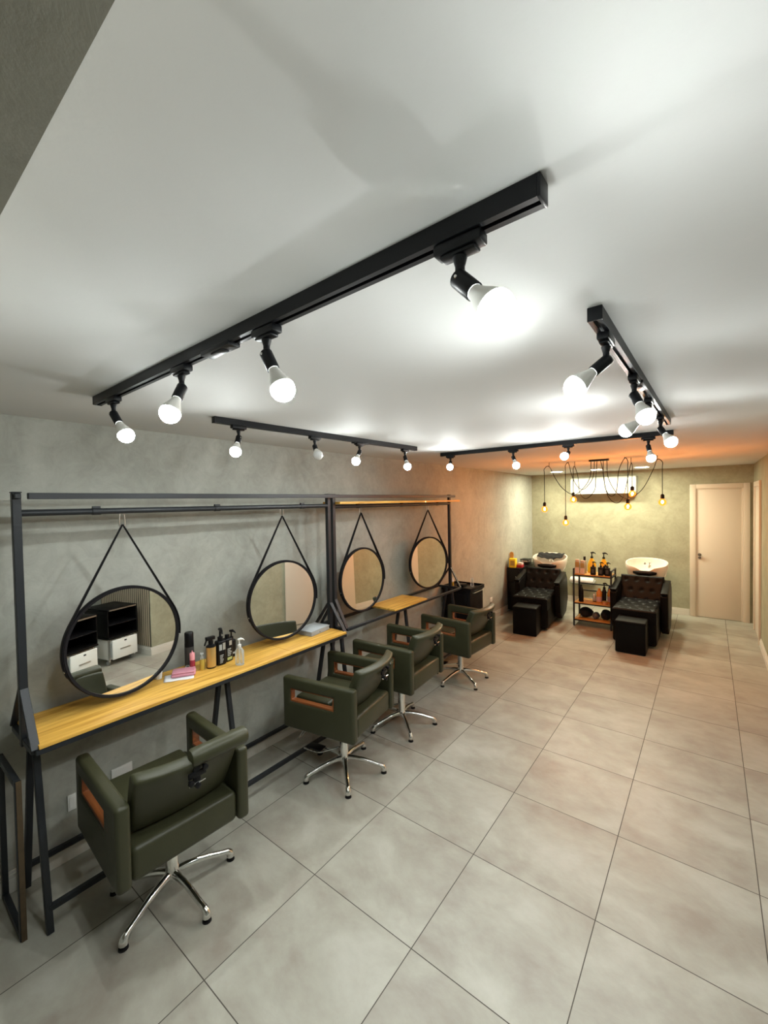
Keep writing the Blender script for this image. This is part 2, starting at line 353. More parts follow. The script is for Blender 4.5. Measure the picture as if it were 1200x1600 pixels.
# ------------------------------------------------------------------ mirror stations (black frames with shelf)
def rack(name, label, cat, y0, y1, xp, xf, xb, zs, ymid, boards, topboard, beam, pipe_z=1.956):
    t = thing(name, label, cat, (xp, (y0 + y1) / 2, 0)); c = Vector((xp, (y0 + y1) / 2, 0))
    def B(n, m, mt='iron', bev=0.002): 
        m.v = [tuple(Vector(v) - c) for v in m.v]; return m.build(n, mt, t, bevel=bev, seg=1)
    s = 0.034
    for y in (y0, y1):
        B('post', MB().bar((xp, y, zs - 0.04), (xp, y, 2.052), s))
        B('post_cap', MB().box(xp - 0.02, xp + 0.02, y - 0.02, y + 0.02, 2.052, 2.058))
        for (xa, k) in ((xf, 1), (xb, -1)):
            B('brace', MB().bar((xp + k * 0.010, y, zs + 0.235), (xa - k * 0.012, y, zs - 0.005), 0.034, 0.012))
    for y in (y0 + 0.03, ymid, y1 - 0.03):
        B('leg', MB().bar((xp + 0.035, y, zs - 0.025), (xf - 0.02, y, 0.0), 0.028))
        B('leg', MB().bar((xp - 0.035, y, zs - 0.025), (xb - 0.005, y, 0.0), 0.028))
    B('floor_rail', MB().bar((xf - 0.035, y0 + 0.03, 0.105), (xf - 0.035, y1 - 0.03, 0.105), 0.026))
    B('floor_rail', MB().bar((xb + 0.005, y0 + 0.03, 0.115), (xb + 0.005, y1 - 0.03, 0.115), 0.026))
    m = MB()
    m.box(xf - 0.026, xf, y0, y1, zs - 0.028, zs - 0.003).box(xb, xb + 0.026, y0, y1, zs - 0.028, zs - 0.003)
    for y in (y0, y1): m.box(xb + 0.026, xf - 0.026, y - 0.013, y + 0.013, zs - 0.028, zs - 0.003)
    m.box(xb + 0.026, xf - 0.026, ymid - 0.013, ymid + 0.013, zs - 0.028, zs - 0.003)
    B('shelf_frame', m)
    for (a, b) in boards:
        B('shelf_board', MB().box(xb + 0.006, xf + 0.002, a, b, zs - 0.003, zs + 0.015), 'pine', 0.002)
    ba, bb, bx = beam
    B('top_beam', MB().box(bx - 0.016, bx + 0.016, ba, bb, 2.022, 2.052))
    for y in (y0, y1): B('beam_link', MB().box(min(xp, bx) - 0.001, max(xp, bx) + 0.001, y - 0.012, y + 0.012, 2.026, 2.049))
    m = MB().tube([(xp, y0 + 0.01, pipe_z), (xp, y1 - 0.01, pipe_z)], 0.0165, 12)
    B('hanging_rail', m, bev=0)
    for f in (0.16, 0.50, 0.86): 
        y = y0 + (y1 - y0) * f; m = MB().tube([(xp, y - 0.02, pipe_z), (xp, y + 0.02, pipe_z)], 0.0195, 12).box(xp - 0.008, xp + 0.008, y - 0.018, y + 0.018, pipe_z + 0.012, pipe_z + 0.028); B('rail_clamp', m, bev=0)
    if topboard: B('top_board', MB().box(xp - 0.14, xp + 0.075, topboard[0], topboard[1], pipe_z + 0.022, pipe_z + 0.044), 'pine', 0.002)
    return t
rack('mirror_station', 'black iron mirror stand with long pine shelf, nearest the viewer', 'mirror stand', -0.36, 1.70, 0.255, 0.450, 0.040, 0.882, 0.68, [(-0.35, 1.118), (1.121, 1.695)], None, (-0.325, 1.79, 0.300))
rack('mirror_station', 'black iron mirror stand with short pine board on open shelf, farther along', 'mirror stand', 1.785, 3.88, 0.230, 0.385, 0.045, 0.892, 2.81, [(2.47, 3.07)], (1.80, 4.03), (1.83, 4.01, 0.235), 1.945)

# dark open frame standing against the end of the first station
fr = thing('leaning_frame', 'dark open rectangular frame with worn brown edge at left end of first stand', 'frame', (0.2, -0.415, 0))
m = MB()
m.box(-0.18, -0.155, -0.012, 0.012, 0, 0.74).box(0.155, 0.18, -0.012, 0.012, 0, 0.74).box(-0.155, 0.155, -0.012, 0.012, 0, 0.03).box(-0.155, 0.155, -0.012, 0.012, 0.71, 0.74)
m.build('frame_tube', 'iron', fr, bevel=0.002)
MB().box(0.18, 0.184, -0.008, 0.0125, 0.0, 0.742).build('edge_strip', 'oldwood', fr)

# ------------------------------------------------------------------ round mirrors
RM = 0.306
def mirror(x, y, z, phi, psi, zh, label):
    t = thing('round_mirror', label, 'mirror', (x, y, z), 0, 'round mirrors hung on the black stands')
    t.rotation_euler = (0, psi, -phi)
    n = 72; rin = RM - 0.016
    pr = [(rin, 0.014), (RM - 0.003, 0.016), (RM, 0.012), (RM, -0.014), (rin, -0.016)]
    m = MB(); vs = []
    for k in range(n):
        a = 2 * PI * k / n
        vs += [(q, r * math.sin(a), r * math.cos(a)) for (r, q) in pr]
    m.add(vs, [(k * 5 + i, ((k + 1) % n) * 5 + i, ((k + 1) % n) * 5 + (i + 1) % 5, k * 5 + (i + 1) % 5) for k in range(n) for i in range(5)])
    m.build('frame', 'strap', t)
    m = MB().lathe([(rin + 0.002, 0), (rin + 0.002, 0.006)], n, (-0.001, 0, 0), (1, 0, 0)); m.build('mirror_glass', 'mirror', t, smooth=False)
    m = MB().lathe([(rin + 0.002, 0), (rin + 0.002, 0.004)], n, (-0.010, 0, 0), (1, 0, 0)); m.build('back_board', 'plastic', t, smooth=False)
    ta = math.acos(RM / zh); path = []
    rr = RM + 0.003; end = math.radians(112)
    for k in range(15): 
        a = -end + (end - ta) * k / 14; path.append((rr * math.sin(a), rr * math.cos(a)))
    path.append((0.0, zh)); 
    for k in range(15):
        a = ta + (end - 0.25 - ta) * k / 14; path.append((rr * math.sin(a), rr * math.cos(a)))
    for half, nm in ((path[:16], 0), (path[15:], 1)):
        m = MB(); hw = 0.017; n2 = len(half)
        vs = [];
        for i, (py, pz) in enumerate(half):
            f = 1.0
            if nm == 0 and i == n2 - 1 or nm == 1 and i == 0: f = 0.55
            vs += [(-hw * f + 0.004, py, pz), (hw * f + 0.004, py, pz)]
        m.add(vs, [(2 * i, 2 * i + 1, 2 * i + 3, 2 * i + 2) for i in range(n2 - 1)])
        m.build('strap', 'strap', t, solid=0.003)
    a = -end + 0.12
    MB().lathe([(0.006, 0), (0.005, 0.003), (0.0, 0.004)], 10, (0.004, rr * math.sin(a), rr * math.cos(a)), (0, math.sin(a), math.cos(a))).build('rivet', 'chrome', t)
    hk = [(0, 0.0, zh - 0.012), (0.0, 0.012, zh - 0.010), (0, 0.014, zh + 0.010), (0, 0.012, zh + 0.05), (0, 0.006, zh + 0.066)]
    m = MB().tube(smooth_pts(hk, 4), 0.0025, 6); m.tube(smooth_pts([(a, -b, c) for a, b, c in hk], 4), 0.0025, 6); m.build('hook', 'steel', t)
mirror(.25, .097, 1.224, -.074, -.007, 0.655, 'nearest round mirror, reflecting white drawer trolleys and a ribbed panel')
mirror(.25, 1.21, 1.236, .093, 0.0, 0.650, 'round mirror above the clear tray, reflecting a white door and green chair')
mirror(.225, 2.178, 1.241, .042, -.02, 0.640, 'round mirror beside double posts, above the short pine board')
mirror(.225, 3.38, 1.253, .240, -.015, 0.625, 'farthest round mirror, next to the last post above the black trolley')

# ------------------------------------------------------------------ green hydraulic chairs (face -x, root at base centre)
def make_chair():
    t = thing('salon_chair', '', 'chair', (0, 0, 0), 0, 'green salon chairs at the mirror stands')
    for s in (-1, 1):
        y0, y1 = sorted((s * 0.302, s * 0.242))
        MB().ring(-0.30, 0.30, 0.375, 0.74, -0.235, 0.135, 0.568, 0.660, y0, y1).build('armrest', 'leather', t, bevel=0.019, seg=4)
        ins = MB().ring(-0.2355, 0.1355, 0.5675, 0.6605, -0.226, 0.128, 0.580, 0.655, y0 + 0.010, y1 - 0.010); ins.build('wood_insert', 'redwood', t, bevel=0.001, seg=1)
    MB().box(-0.29, 0.288, -0.2425, 0.2425, 0.38, 0.532).build('seat', 'leather', t, bevel=0.028, seg=4)
    MB().box(-0.27, 0.03, -0.20, 0.20, 0.520, 0.565).build('seat_cushion', 'leather', t, bevel=0.02, seg=3)
    # curved leaning backrest
    def surf(sd):
        def f(u, v):
            y = (u - 0.5) * 0.475; ww = 1 - 0.10 * (1 - v) ** 2
            x = 0.185 + 0.170 * v ** 0.9 - 0.055 * (2 * u - 1) ** 2 * (0.4 + 0.6 * v) + sd * 0.030
            z = 0.550 + 0.295 * v - sd * 0.012
            return Vector((x, y * ww, z))
        return f
    m = MB(); nu, nv = 12, 6
    g = [[surf(sd)(i / nu, j / nv) for j in range(nv + 1) for i in range(nu + 1)] for sd in (-1, 1)]
    N = (nu + 1) * (nv + 1); fs = []
    for sdi in (0, 1):
        for j in range(nv):
            for i in range(nu):
                q = [j * (nu + 1) + i, j * (nu + 1) + i + 1, (j + 1) * (nu + 1) + i + 1, (j + 1) * (nu + 1) + i]
                fs.append(tuple(a + sdi * N for a in (q if sdi else q[::-1])))
    bd = [i for i in range(nu + 1)] + [(j) * (nu + 1) + nu for j in range(1, nv + 1)] + [nv * (nu + 1) + i for i in range(nu - 1, -1, -1)] + [j * (nu + 1) for j in range(nv - 1, 0, -1)]
    for k in range(len(bd)):
        a, b = bd[k], bd[(k + 1) % len(bd)]; fs.append((a, b, b + N, a + N))
    m.add(g[0] + g[1], fs); m.build('backrest', 'leather', t, bevel=0.016, seg=3)
    # adjuster behind the backrest
    bk = MB().box(0.363, 0.375, -0.035, 0.045, 0.760, 0.785)
    bk.box(0.358, 0.372, -0.012, 0.020, 0.72, 0.82)
    o = bk.build('headrest_bracket', 'plastic', t, bevel=0.003)
    for (y, z) in ((-0.03, 0.765), (0.035, 0.812), (0.0, 0.745)):
        MB().lathe([(0.006, 0), (0.007, 0.012), (0.013, 0.016), (0.013, 0.026), (0.006, 0.030)], 10, (0.367, y, z - 0.015), (1, 0, 0)).build('bracket_knob', 'plastic', o)
    MB().tube([(0.375, -0.035, 0.733), (0.383, 0.035, 0.743)], 0.004, 8).build('bracket_pin', 'chrome', o)
    MB().box(-0.12, 0.12, -0.10, 0.10, 0.362, 0.382).build('seat_plate', 'plastic', t, bevel=0.004)
    MB().lathe([(0.036, 0.075), (0.036, 0.10), (0.031, 0.115), (0.031, 0.27), (0.029, 0.275), (0.029, 0.362)], 24).build('column', 'chrome', t)
    MB().tube([(0, -0.07, 0.325), (0, 0.05, 0.325)], 0.005, 8).tube([(0, -0.085, 0.325), (0, -0.065, 0.325)], 0.008, 8).build('height_lever', 'chrome', t)
    for k in range(5):
        pts = smooth_pts([(0.0, 0, 0.092), (0.06, 0, 0.098), (0.15, 0, 0.086), (0.235, 0, 0.062), (0.275, 0, 0.052), (0.292, 0, 0.036), (0.294, 0, 0.020)], 4)
        rad = [0.021 + 0.0 * i for i in range(len(pts))]
        for i in range(len(pts)): 
            f = i / (len(pts) - 1); rad[i] = 0.022 - 0.008 * math.sin(min(1, f / 0.62) * PI / 2) + (0.007 * max(0, (f - 0.62) / 0.38) ** 0.6 if f > 0.62 else 0)
        lg = MB().tube(pts, rad, 10).build('leg', 'chrome', t, rot=(0, 0, 0))
        MB().lathe([(0.012, 0.010), (0.020, 0.008), (0.022, 0.0)], 14, (0.294, 0, 0.0)).build('foot_cap', 'plastic', lg)
    pd = MB().box(-0.25, -0.12, -0.13, -0.06, 0.172, 0.182).build('foot_pedal', 'plastic', t, bevel=0.004)
    MB().tube(smooth_pts([(-0.26, -0.14, 0.172), (-0.14, -0.14, 0.172), (-0.10, -0.10, 0.168), (-0.03, 0.0, 0.165)], 5), 0.006, 8).build('pedal_rod', 'chrome', pd)
    return t
LEGROT = {0: 4, 1: -42, 2: -40, 3: -31}
chairs = [((.672, .121), (.6675, .093), -3.2, 0, 'nearest olive green salon chair, with rolled headrest on its back'),
          ((.719, 1.359), (.668, 1.389), 10.0, 0, 'second nearest olive green salon chair, in front of the clear tray'),
          ((.682, 2.145), (.650, 2.165), 4.0, .035, 'olive green salon chair partly hidden behind the second nearest one'),
          ((.671, 3.290), (.655, 3.285), -3.0, 0, 'farthest olive green salon chair, in front of the black trolley')]
proto = make_chair()
roots = [proto] + [dup(proto) for _ in range(3)]
for i, (r, ((x, y), (bx, by), a, lift, lab)) in enumerate(zip(roots, chairs)):
    r.location = (x, y, 0); r.rotation_euler = (0, 0, math.radians(a)); r['label'] = lab
    off = Matrix.Rotation(-math.radians(a), 3, 'Z') @ Vector((bx - x, by - y, lift)); k = 0
    for c in kids(r):
        if c.name.startswith('leg'):
            c.rotation_euler = (0, 0, math.radians(LEGROT[i] - a + 72 * k)); k += 1
        elif not c.name.startswith(('column', 'foot_pedal', 'height')): c.location = off
        elif lift and c.name.startswith('column'): c.scale = (1, 1, 1.08)
m = MB(); pr = [(0.0, -0.01), (0.036, 0.0), (0.041, 0.012), (0.041, 0.258), (0.036, 0.27), (0.0, 0.278)]
m.lathe([(max(r, 0.002), z) for r, z in pr], 24, (0.350, -0.045, 0.842), (0.0, 1, 0)).build('headrest_roll', 'leather', roots[0])
# wire footrest below the second chair
m = MB().tube(smooth_pts([(-0.22, -0.10, 0.37), (-0.33, -0.12, 0.22), (-0.345, -0.08, 0.205), (-0.33, -0.05, 0.22), (-0.22, -0.04, 0.37)], 5), 0.004, 6)
m.build('wire_footrest', 'steel', roots[1])

# ------------------------------------------------------------------ bottles and small things
def pump(t, z, s=1.0, m='plastic', ang=0.0, reach=0.045):
    MB().lathe([(0.014 * s, z), (0.014 * s, z + 0.018 * s), (0.006 * s, z + 0.022 * s), (0.005 * s, z + 0.055 * s)], 14).build('pump_collar', m, t)
    c, sn = math.cos(ang), math.sin(ang)
    zz = z + 0.058 * s
    mb = MB().tube([(-c * 0.012 * s, -sn * 0.012 * s, zz), (c * 0.012 * s, sn * 0.012 * s, zz + 0.004 * s), (c * reach * s, sn * reach * s, zz - 0.002), (c * (reach + 0.008) * s, sn * (reach + 0.008) * s, zz - 0.012 * s)], [0.008 * s, 0.010 * s, 0.005 * s, 0.004 * s], 10)
    mb.build('pump_head', m, t)
def bottle(name, label, cat, loc, r, h, body, neck=0.6, group=None, rz=0, sq=1.0, label_m=None, cap=None, caph=0.03, capr=None, lab_z=(0.15, 0.7), shoulder=0.12):
    t = thing(name, label, cat, loc, rz, group)
    hs = h * (1 - shoulder)
    prof = [(r * 0.94, 0), (r, 0.004), (r, hs), (r * (1 + neck) / 2, hs + (h - hs) * 0.6), (r * neck, h)]
    MB().lathe(prof, 24, sy=sq).build('bottle_body', body, t)
    if label_m: MB().lathe([(r + 0.0006, h * lab_z[0]), (r + 0.0006, h * lab_z[1])], 24, sy=sq, cap=False).build('front_label', label_m, t)
    if cap:
        cr = capr or r * neck
        MB().lathe([(cr, h), (cr, h + caph * 0.92), (cr * 0.86, h + caph)], 20).build('cap', cap, t)
    return t
SZ = 0.8975
# leftmost: tall black can
bottle('hairspray_can', 'tall black cylindrical can standing at the left of the bottles', 'can', (.105, .530, SZ), 0.029, 0.165, 'plastic', 0.96, label_m='blabel', lab_z=(0.1, 0.85), cap='plastic', caph=0.07, capr=0.0285, shoulder=0.03)
t = bottle('oil_bottle', 'small dark red bottle with pink cap in front of the black can', 'bottle', (.190, .505, SZ), 0.0165, 0.075, 'redliq', 0.8, cap='rose', caph=0.045, capr=0.016, shoulder=0.08)
MB().lathe([(0.006, 0.12), (0.002, 0.135)], 10).build('nozzle', 'rose', t)
bottle('glass_jar', 'low clear jar beside the pink capped bottle on the shelf', 'jar', (.150, .492, SZ), 0.013, 0.03, 'clearp', 0.9)
t = bottle('serum_bottle', 'small amber serum bottle with white pump top on the pine shelf', 'bottle', (.218, .556, SZ), 0.0155, 0.070, 'oil', 0.6)
MB().lathe([(0.012, 0.07), (0.012, 0.085), (0.006, 0.088), (0.006, 0.102), (0.011, 0.104), (0.010, 0.112)], 12).build('pump_top', 'clearp', t)
# gold spray bottle
t = bottle('spray_bottle', 'gold labelled spray bottle with black trigger on the pine shelf', 'bottle', (.232, .612, SZ), 0.031, 0.155, 'plastic', 0.5, label_m='gold', lab_z=(0.06, 0.90), shoulder=0.06)
MB().lathe([(0.015, 0.155), (0.016, 0.175), (0.012, 0.19)], 14).build('collar', 'plastic', t)
MB().box(-0.014, 0.014, -0.034, 0.026, 0.185, 0.208).bar((0, -0.030, 0.19), (0, -0.045, 0.155), 0.012, 0.008, (1, 0, 0)).build('trigger_head', 'plastic', t, bevel=0.005)
def sqbottle(label, x, y, w_, d_, h, rz, lab, pm, ph=1.0, reach=0.045, ang=0.0):
    t = thing('pump_bottle', label, 'bottle', (x, y, SZ), rz, 'black pump bottles on the pine shelf')
    MB().box(-d_ / 2, d_ / 2, -w_ / 2, w_ / 2, 0, h).build('bottle_body', 'plastic', t, bevel=0.010, seg=3)
    for (z0, z1, y0, y1, mm_) in lab:
        MB().box(d_ / 2 - 0.0002, d_ / 2 + 0.0008, y0 * w_, y1 * w_, z0 * h, z1 * h).build('printed_label', mm_, t, smooth=False)
    pump(t, h, ph, pm, ang, reach)
    return t
L1 = [(0.62, 0.86, -0.36, -0.05, 'greylab'), (0.62, 0.9, 0.05, 0.36, 'silverlab')] + [(0.10 + 0.06 * k, 0.13 + 0.06 * k, -0.3, 0.0 + 0.06 * (k % 3), 'greylab') for k in range(6)]
L2 = [(0.08, 0.2, -0.34, 0.3, 'greenlab')] + [(0.26 + 0.07 * k, 0.295 + 0.07 * k, -0.3, 0.1 + 0.08 * (k % 3), 'greylab') for k in range(5)] + [(0.7, 0.9, -0.05, 0.3, 'silverlab')]
sqbottle('large square black pump bottle next to the gold spray bottle', .235, .678, 0.062, 0.05, 0.165, 0.0, L1, 'plastic', 1.25, 0.04, -0.3)
t = thing('square_bottle', 'square black bottle with green label strip behind the clear dispenser', 'bottle', (.215, .742, SZ), 0.1)
MB().box(-0.025, 0.025, -0.030, 0.030, 0, 0.160).build('bottle_body', 'plastic', t, bevel=0.010, seg=3)
for (z0, z1, y0, y1, mm_) in L2: MB().box(0.0248, 0.0258, y0 * 0.06, y1 * 0.06, z0 * 0.16, z1 * 0.16).build('printed_label', mm_, t, smooth=False)
MB().lathe([(0.016, 0.160), (0.016, 0.182), (0.013, 0.184)], 14).build('cap', 'plastic', t)
sqbottle('black pump bottle at the back right of the bottle group', .165, .805, 0.05, 0.045, 0.125, 0.0, [(0.2, 0.3, -0.2, 0.3, 'greylab')], 'plastic', 1.0, 0.03, 0.3)
t = bottle('sanitizer_bottle', 'clear gel dispenser with white pump at the shelf front', 'bottle', (.345, .752, SZ), 0.032, 0.120, 'clearp', 0.35, sq=0.75, shoulder=0.22, rz=0.3)
pump(t, 0.12, 0.85, 'white', 0.9, 0.03); MB().tube([(0, 0, 0.005), (0, 0, 0.12)], 0.0025, 6).build('dip_tube', 'white', t)
t = thing('pink_case', 'flat pink plastic case lying on white paper on the shelf', 'case', (.205, .440, SZ + 0.004), -0.55)
MB().box(-0.045, 0.045, -0.07, 0.07, 0, 0.018).build('case_base', 'pink', t, bevel=0.008, seg=3)
MB().box(-0.042, 0.042, -0.067, 0.067, 0.018, 0.030).build('case_lid', 'pink', t, bevel=0.006, seg=3)
def paperf(u, v):
    return Vector(((u - 0.5) * 0.115 + 0.004 * math.sin(v * 9), (v - 0.5) * 0.17, 0.001 + 0.0018 * (1 + math.sin(u * 14 + v * 5))))
t = tag(MB().grid(paperf, 14, 10).build('paper_tissue', 'paper', loc=(.215, .405, SZ - 0.0005), rot=(0, 0, -0.5), solid=0.0006), 'crumpled white tissue under the pink case on the shelf', 'tissue')
t = tag(MB().lathe([(0.020, 0), (0.026, 0.075), (0.024, 0.075), (0.019, 0.003)], 24).build('white_cup', 'white', loc=(.125, .318, SZ)), 'small white cup behind the lower right rim of the nearest mirror', 'cup')
# clear organiser tray
t = thing('organizer_box', 'flat clear plastic organizer box of clips at the far shelf end', 'organizer box', (.215, 1.535, SZ), 0.12)
MB().box(-0.085, 0.085, -0.115, 0.115, 0, 0.034).build('box_body', 'clearbox', t, bevel=0.004)
MB().box(-0.088, 0.088, -0.118, 0.118, 0.0345, 0.040).build('box_lid', 'clearbox', t, bevel=0.003)
m = MB()
for k in range(46):
    x, y = random.uniform(-.075, .075), random.uniform(-.105, .105); z = random.uniform(.004, .022)
    m.bar((x, y, z), (x + random.uniform(-.02, .02), min(.108, y + random.uniform(-.01, .02)), z + .005), 0.006)
o = m.build('hair_clips', 'oldwood', t); o['kind'] = 'stuff'
m = MB()
for k in range(3): m.box(-0.083, 0.083, -0.06 + k * 0.06 - 0.001, -0.06 + k * 0.06 + 0.001, 0.002, 0.033)
m.build('dividers', 'clearbox', t, smooth=False)

# ------------------------------------------------------------------ black trolley past the second stand
t = thing('black_trolley', 'black plastic trolley against the wall past the last mirror', 'trolley', (.235, 4.22, 0))
MB().box(-0.20, 0.20, -0.19, 0.19, 0.06, 0.80).build('body', 'plastic', t, bevel=0.012)
m = MB(); m.box(-0.215, 0.215, -0.205, 0.205, 0.80, 0.825)
for (a, b, c, d) in ((-0.215, -0.205, -0.205, 0.205), (0.205, 0.215, -0.205, 0.205), (-0.205, 0.205, -0.205, -0.195), (-0.205, 0.205, 0.195, 0.205)): m.box(a, b, c, d, 0.825, 0.85)
m.build('top_tray', 'plastic', t, bevel=0.003)
for k in range(3): 
    dd = MB().box(-0.16, 0.16, -0.198, -0.188, 0.12 + k * 0.22, 0.32 + k * 0.22).build('drawer', 'plastic', t, bevel=0.004)
MB().tube([(0.222, -0.16, 0.79), (0.235, -0.16, 0.79), (0.235, 0.12, 0.79), (0.222, 0.12, 0.79)], 0.005, 8).build('side_handle', 'steel', t)
for sx in (-1, 1):
    for sy in (-1, 1): MB().lathe([(0.03, -0.012), (0.03, 0.012)], 14, (sx * 0.16, sy * 0.15, 0.03), (0, 1, 0)).lathe([(0.012, 0.03), (0.012, 0.065)], 10, (sx * 0.16, sy * 0.15, 0)).build('caster', 'plastic', t)
bottle('glass_tumbler', 'clear glass standing on the black trolley beyond the last mirror', 'glass', (.33, 4.30, .8255), 0.022, 0.115, 'clearp', 0.6)
t = bottle('spray_can', 'small white bottle with yellow band on the black trolley', 'bottle', (.13, 4.12, .8255), 0.02, 0.10, 'paper', 0.6, label_m='oil', cap='paper', caph=0.02)
tag(MB().box(-0.05, 0.05, -0.06, 0.06, 0, 0.035).build('black_tray', 'plastic', bevel=0.006, loc=(.22, 4.22, .8255)), 'small black box on the black trolley next to the clear glass', 'box')

# ------------------------------------------------------------------ black cabinet in the back left corner
t = thing('black_cabinet', 'black cabinet with small chrome knobs in the back left corner', 'cabinet', (.140, 6.75, 0))
MB().box(-0.115, 0.112, -0.43, 0.43, 0.04, 0.76).build('body', 'plastic', t, bevel=0.006)
MB().box(-0.118, 0.122, -0.445, 0.445, 0.76, 0.785).build('top', 'plastic', t, bevel=0.004)
for k in range(3):
    dd = MB().box(-0.105, 0.102, -0.442, -0.428, 0.08 + 0.225 * k, 0.29 + 0.225 * k).build('drawer', 'plastic', t, bevel=0.003)
    MB().lathe([(0.004, 0), (0.004, 0.01), (0.010, 0.014), (0.009, 0.022), (0.0, 0.024)], 12, (0.05, -0.442, 0.185 + 0.225 * k), (0, -1, 0)).build('knob', 'chrome', dd)
CZ = 0.7855
t = thing('yellow_box', 'bright yellow carton standing on the black corner cabinet', 'box', (.105, 6.385, CZ), 0.12)
MB().box(-0.055, 0.055, -0.06, 0.06, 0, 0.155).build('carton', 'ybox', t, bevel=0.002)
MB().box(-0.04, 0.04, -0.0612, -0.0602, 0.03, 0.12).build('front_panel', 'oil', t, smooth=False)
for z in (0.05, 0.075, 0.10): MB().box(-0.03, 0.03, -0.0620, -0.0610, z, z + 0.009).build('print_line', 'oldwood', t, smooth=False)
t = thing('wooden_paddle', 'round topped wooden board leaning on the wall behind yellow carton', 'board', (.045, 6.48, CZ), 0)
m = MB(); n = 14
out = [(-0.035, 0), (0.035, 0)] + [(0.035 * math.cos(a), 0.225 + 0.035 * math.sin(a)) for a in [PI * k / n for k in range(n + 1)]]
vs = [(x, -0.008, z) for x, z in out] + [(x, 0.008, z) for x, z in out]; q = len(out)
m.add(vs, [tuple(range(q)), tuple(range(2 * q - 1, q - 1, -1))] + [(i, (i + 1) % q, q + (i + 1) % q, q + i) for i in range(q)]); m.build('board', 'pinex', t)
tag(MB().box(-0.045, 0.045, -0.06, 0.06, 0, 0.045).build('red_box', 'red', loc=(.210, 6.45, CZ), bevel=0.002), 'dark red box on the cabinet beside the yellow carton', 'box')
tag(MB().box(-0.04, 0.04, -0.05, 0.05, 0, 0.035).build('pale_box', 'blush', loc=(.210, 6.46, CZ + 0.0455), bevel=0.002), 'pale pink box lying on top of the dark red box', 'box')
t = thing('black_organizer', 'black open tray with bars on the corner cabinet, beside the basin', 'tray', (.175, 6.85, CZ))
MB().box(-0.07, 0.07, -0.09, 0.09, 0, 0.05).build('tray', 'plastic', t, bevel=0.004)
MB().box(-0.075, 0.075, -0.095, 0.095, 0.085, 0.10).box(-0.07, -0.06, -0.09, -0.08, 0.05, 0.085).box(0.06, 0.07, -0.09, -0.08, 0.05, 0.085).box(-0.07, -0.06, 0.08, 0.09, 0.05, 0.085).box(0.06, 0.07, 0.08, 0.09, 0.05, 0.085).build('upper_tier', 'plastic', t)
MB().box(-0.055, 0.055, -0.07, 0.07, 0.051, 0.078).build('paper_stack', 'paper', t)

# ------------------------------------------------------------------ wash units (face -y, root under the basin front)
def tuft(x0, x1, y0, y1, z, nx, ny, puff, edge=0.03):
    bx = []
    for j in range(ny):
        for i in range(nx + (j % 2)):
            bx.append((x0 + (x1 - x0) * (i + 0.5 + (0.0 if j % 2 == 0 else -0.5)) / nx, y0 + (y1 - y0) * (j + 0.5) / ny))
    cx = (x1 - x0) / nx
    def f(u, v):
        x = x0 + (x1 - x0) * u; y = y0 + (y1 - y0) * v
        d = min(math.hypot((x - a), (y - b)) for a, b in bx if True)
        h = puff * (1 - math.exp(-(d / (cx * 0.20)) ** 2)) - puff
        e = min(u * (x1 - x0), (1 - u) * (x1 - x0), v * (y1 - y0), (1 - v) * (y1 - y0))
        h -= 0.022 * max(0, 1 - e / edge) ** 2
        return x, y, z + h
    return f
def cushion(f, u_n, v_n, depth):
    m = MB(); m.grid(lambda u, v: Vector(f(u, v)), u_n, v_n)
    k = u_n + 1; n0 = len(m.v)
    bd = [i for i in range(k)] + [j * k + u_n for j in range(1, v_n + 1)] + [v_n * k + i for i in range(u_n - 1, -1, -1)] + [j * k for j in range(v_n - 1, 0, -1)]
    base = [(m.v[b][0], m.v[b][1], f(0, 0)[2] - depth) for b in bd]
    m.v += base; q = len(bd)
    m.f += [(bd[i], bd[(i + 1) % q], n0 + (i + 1) % q, n0 + i) for i in range(q)] + [tuple(n0 + i for i in range(q))]
    return m
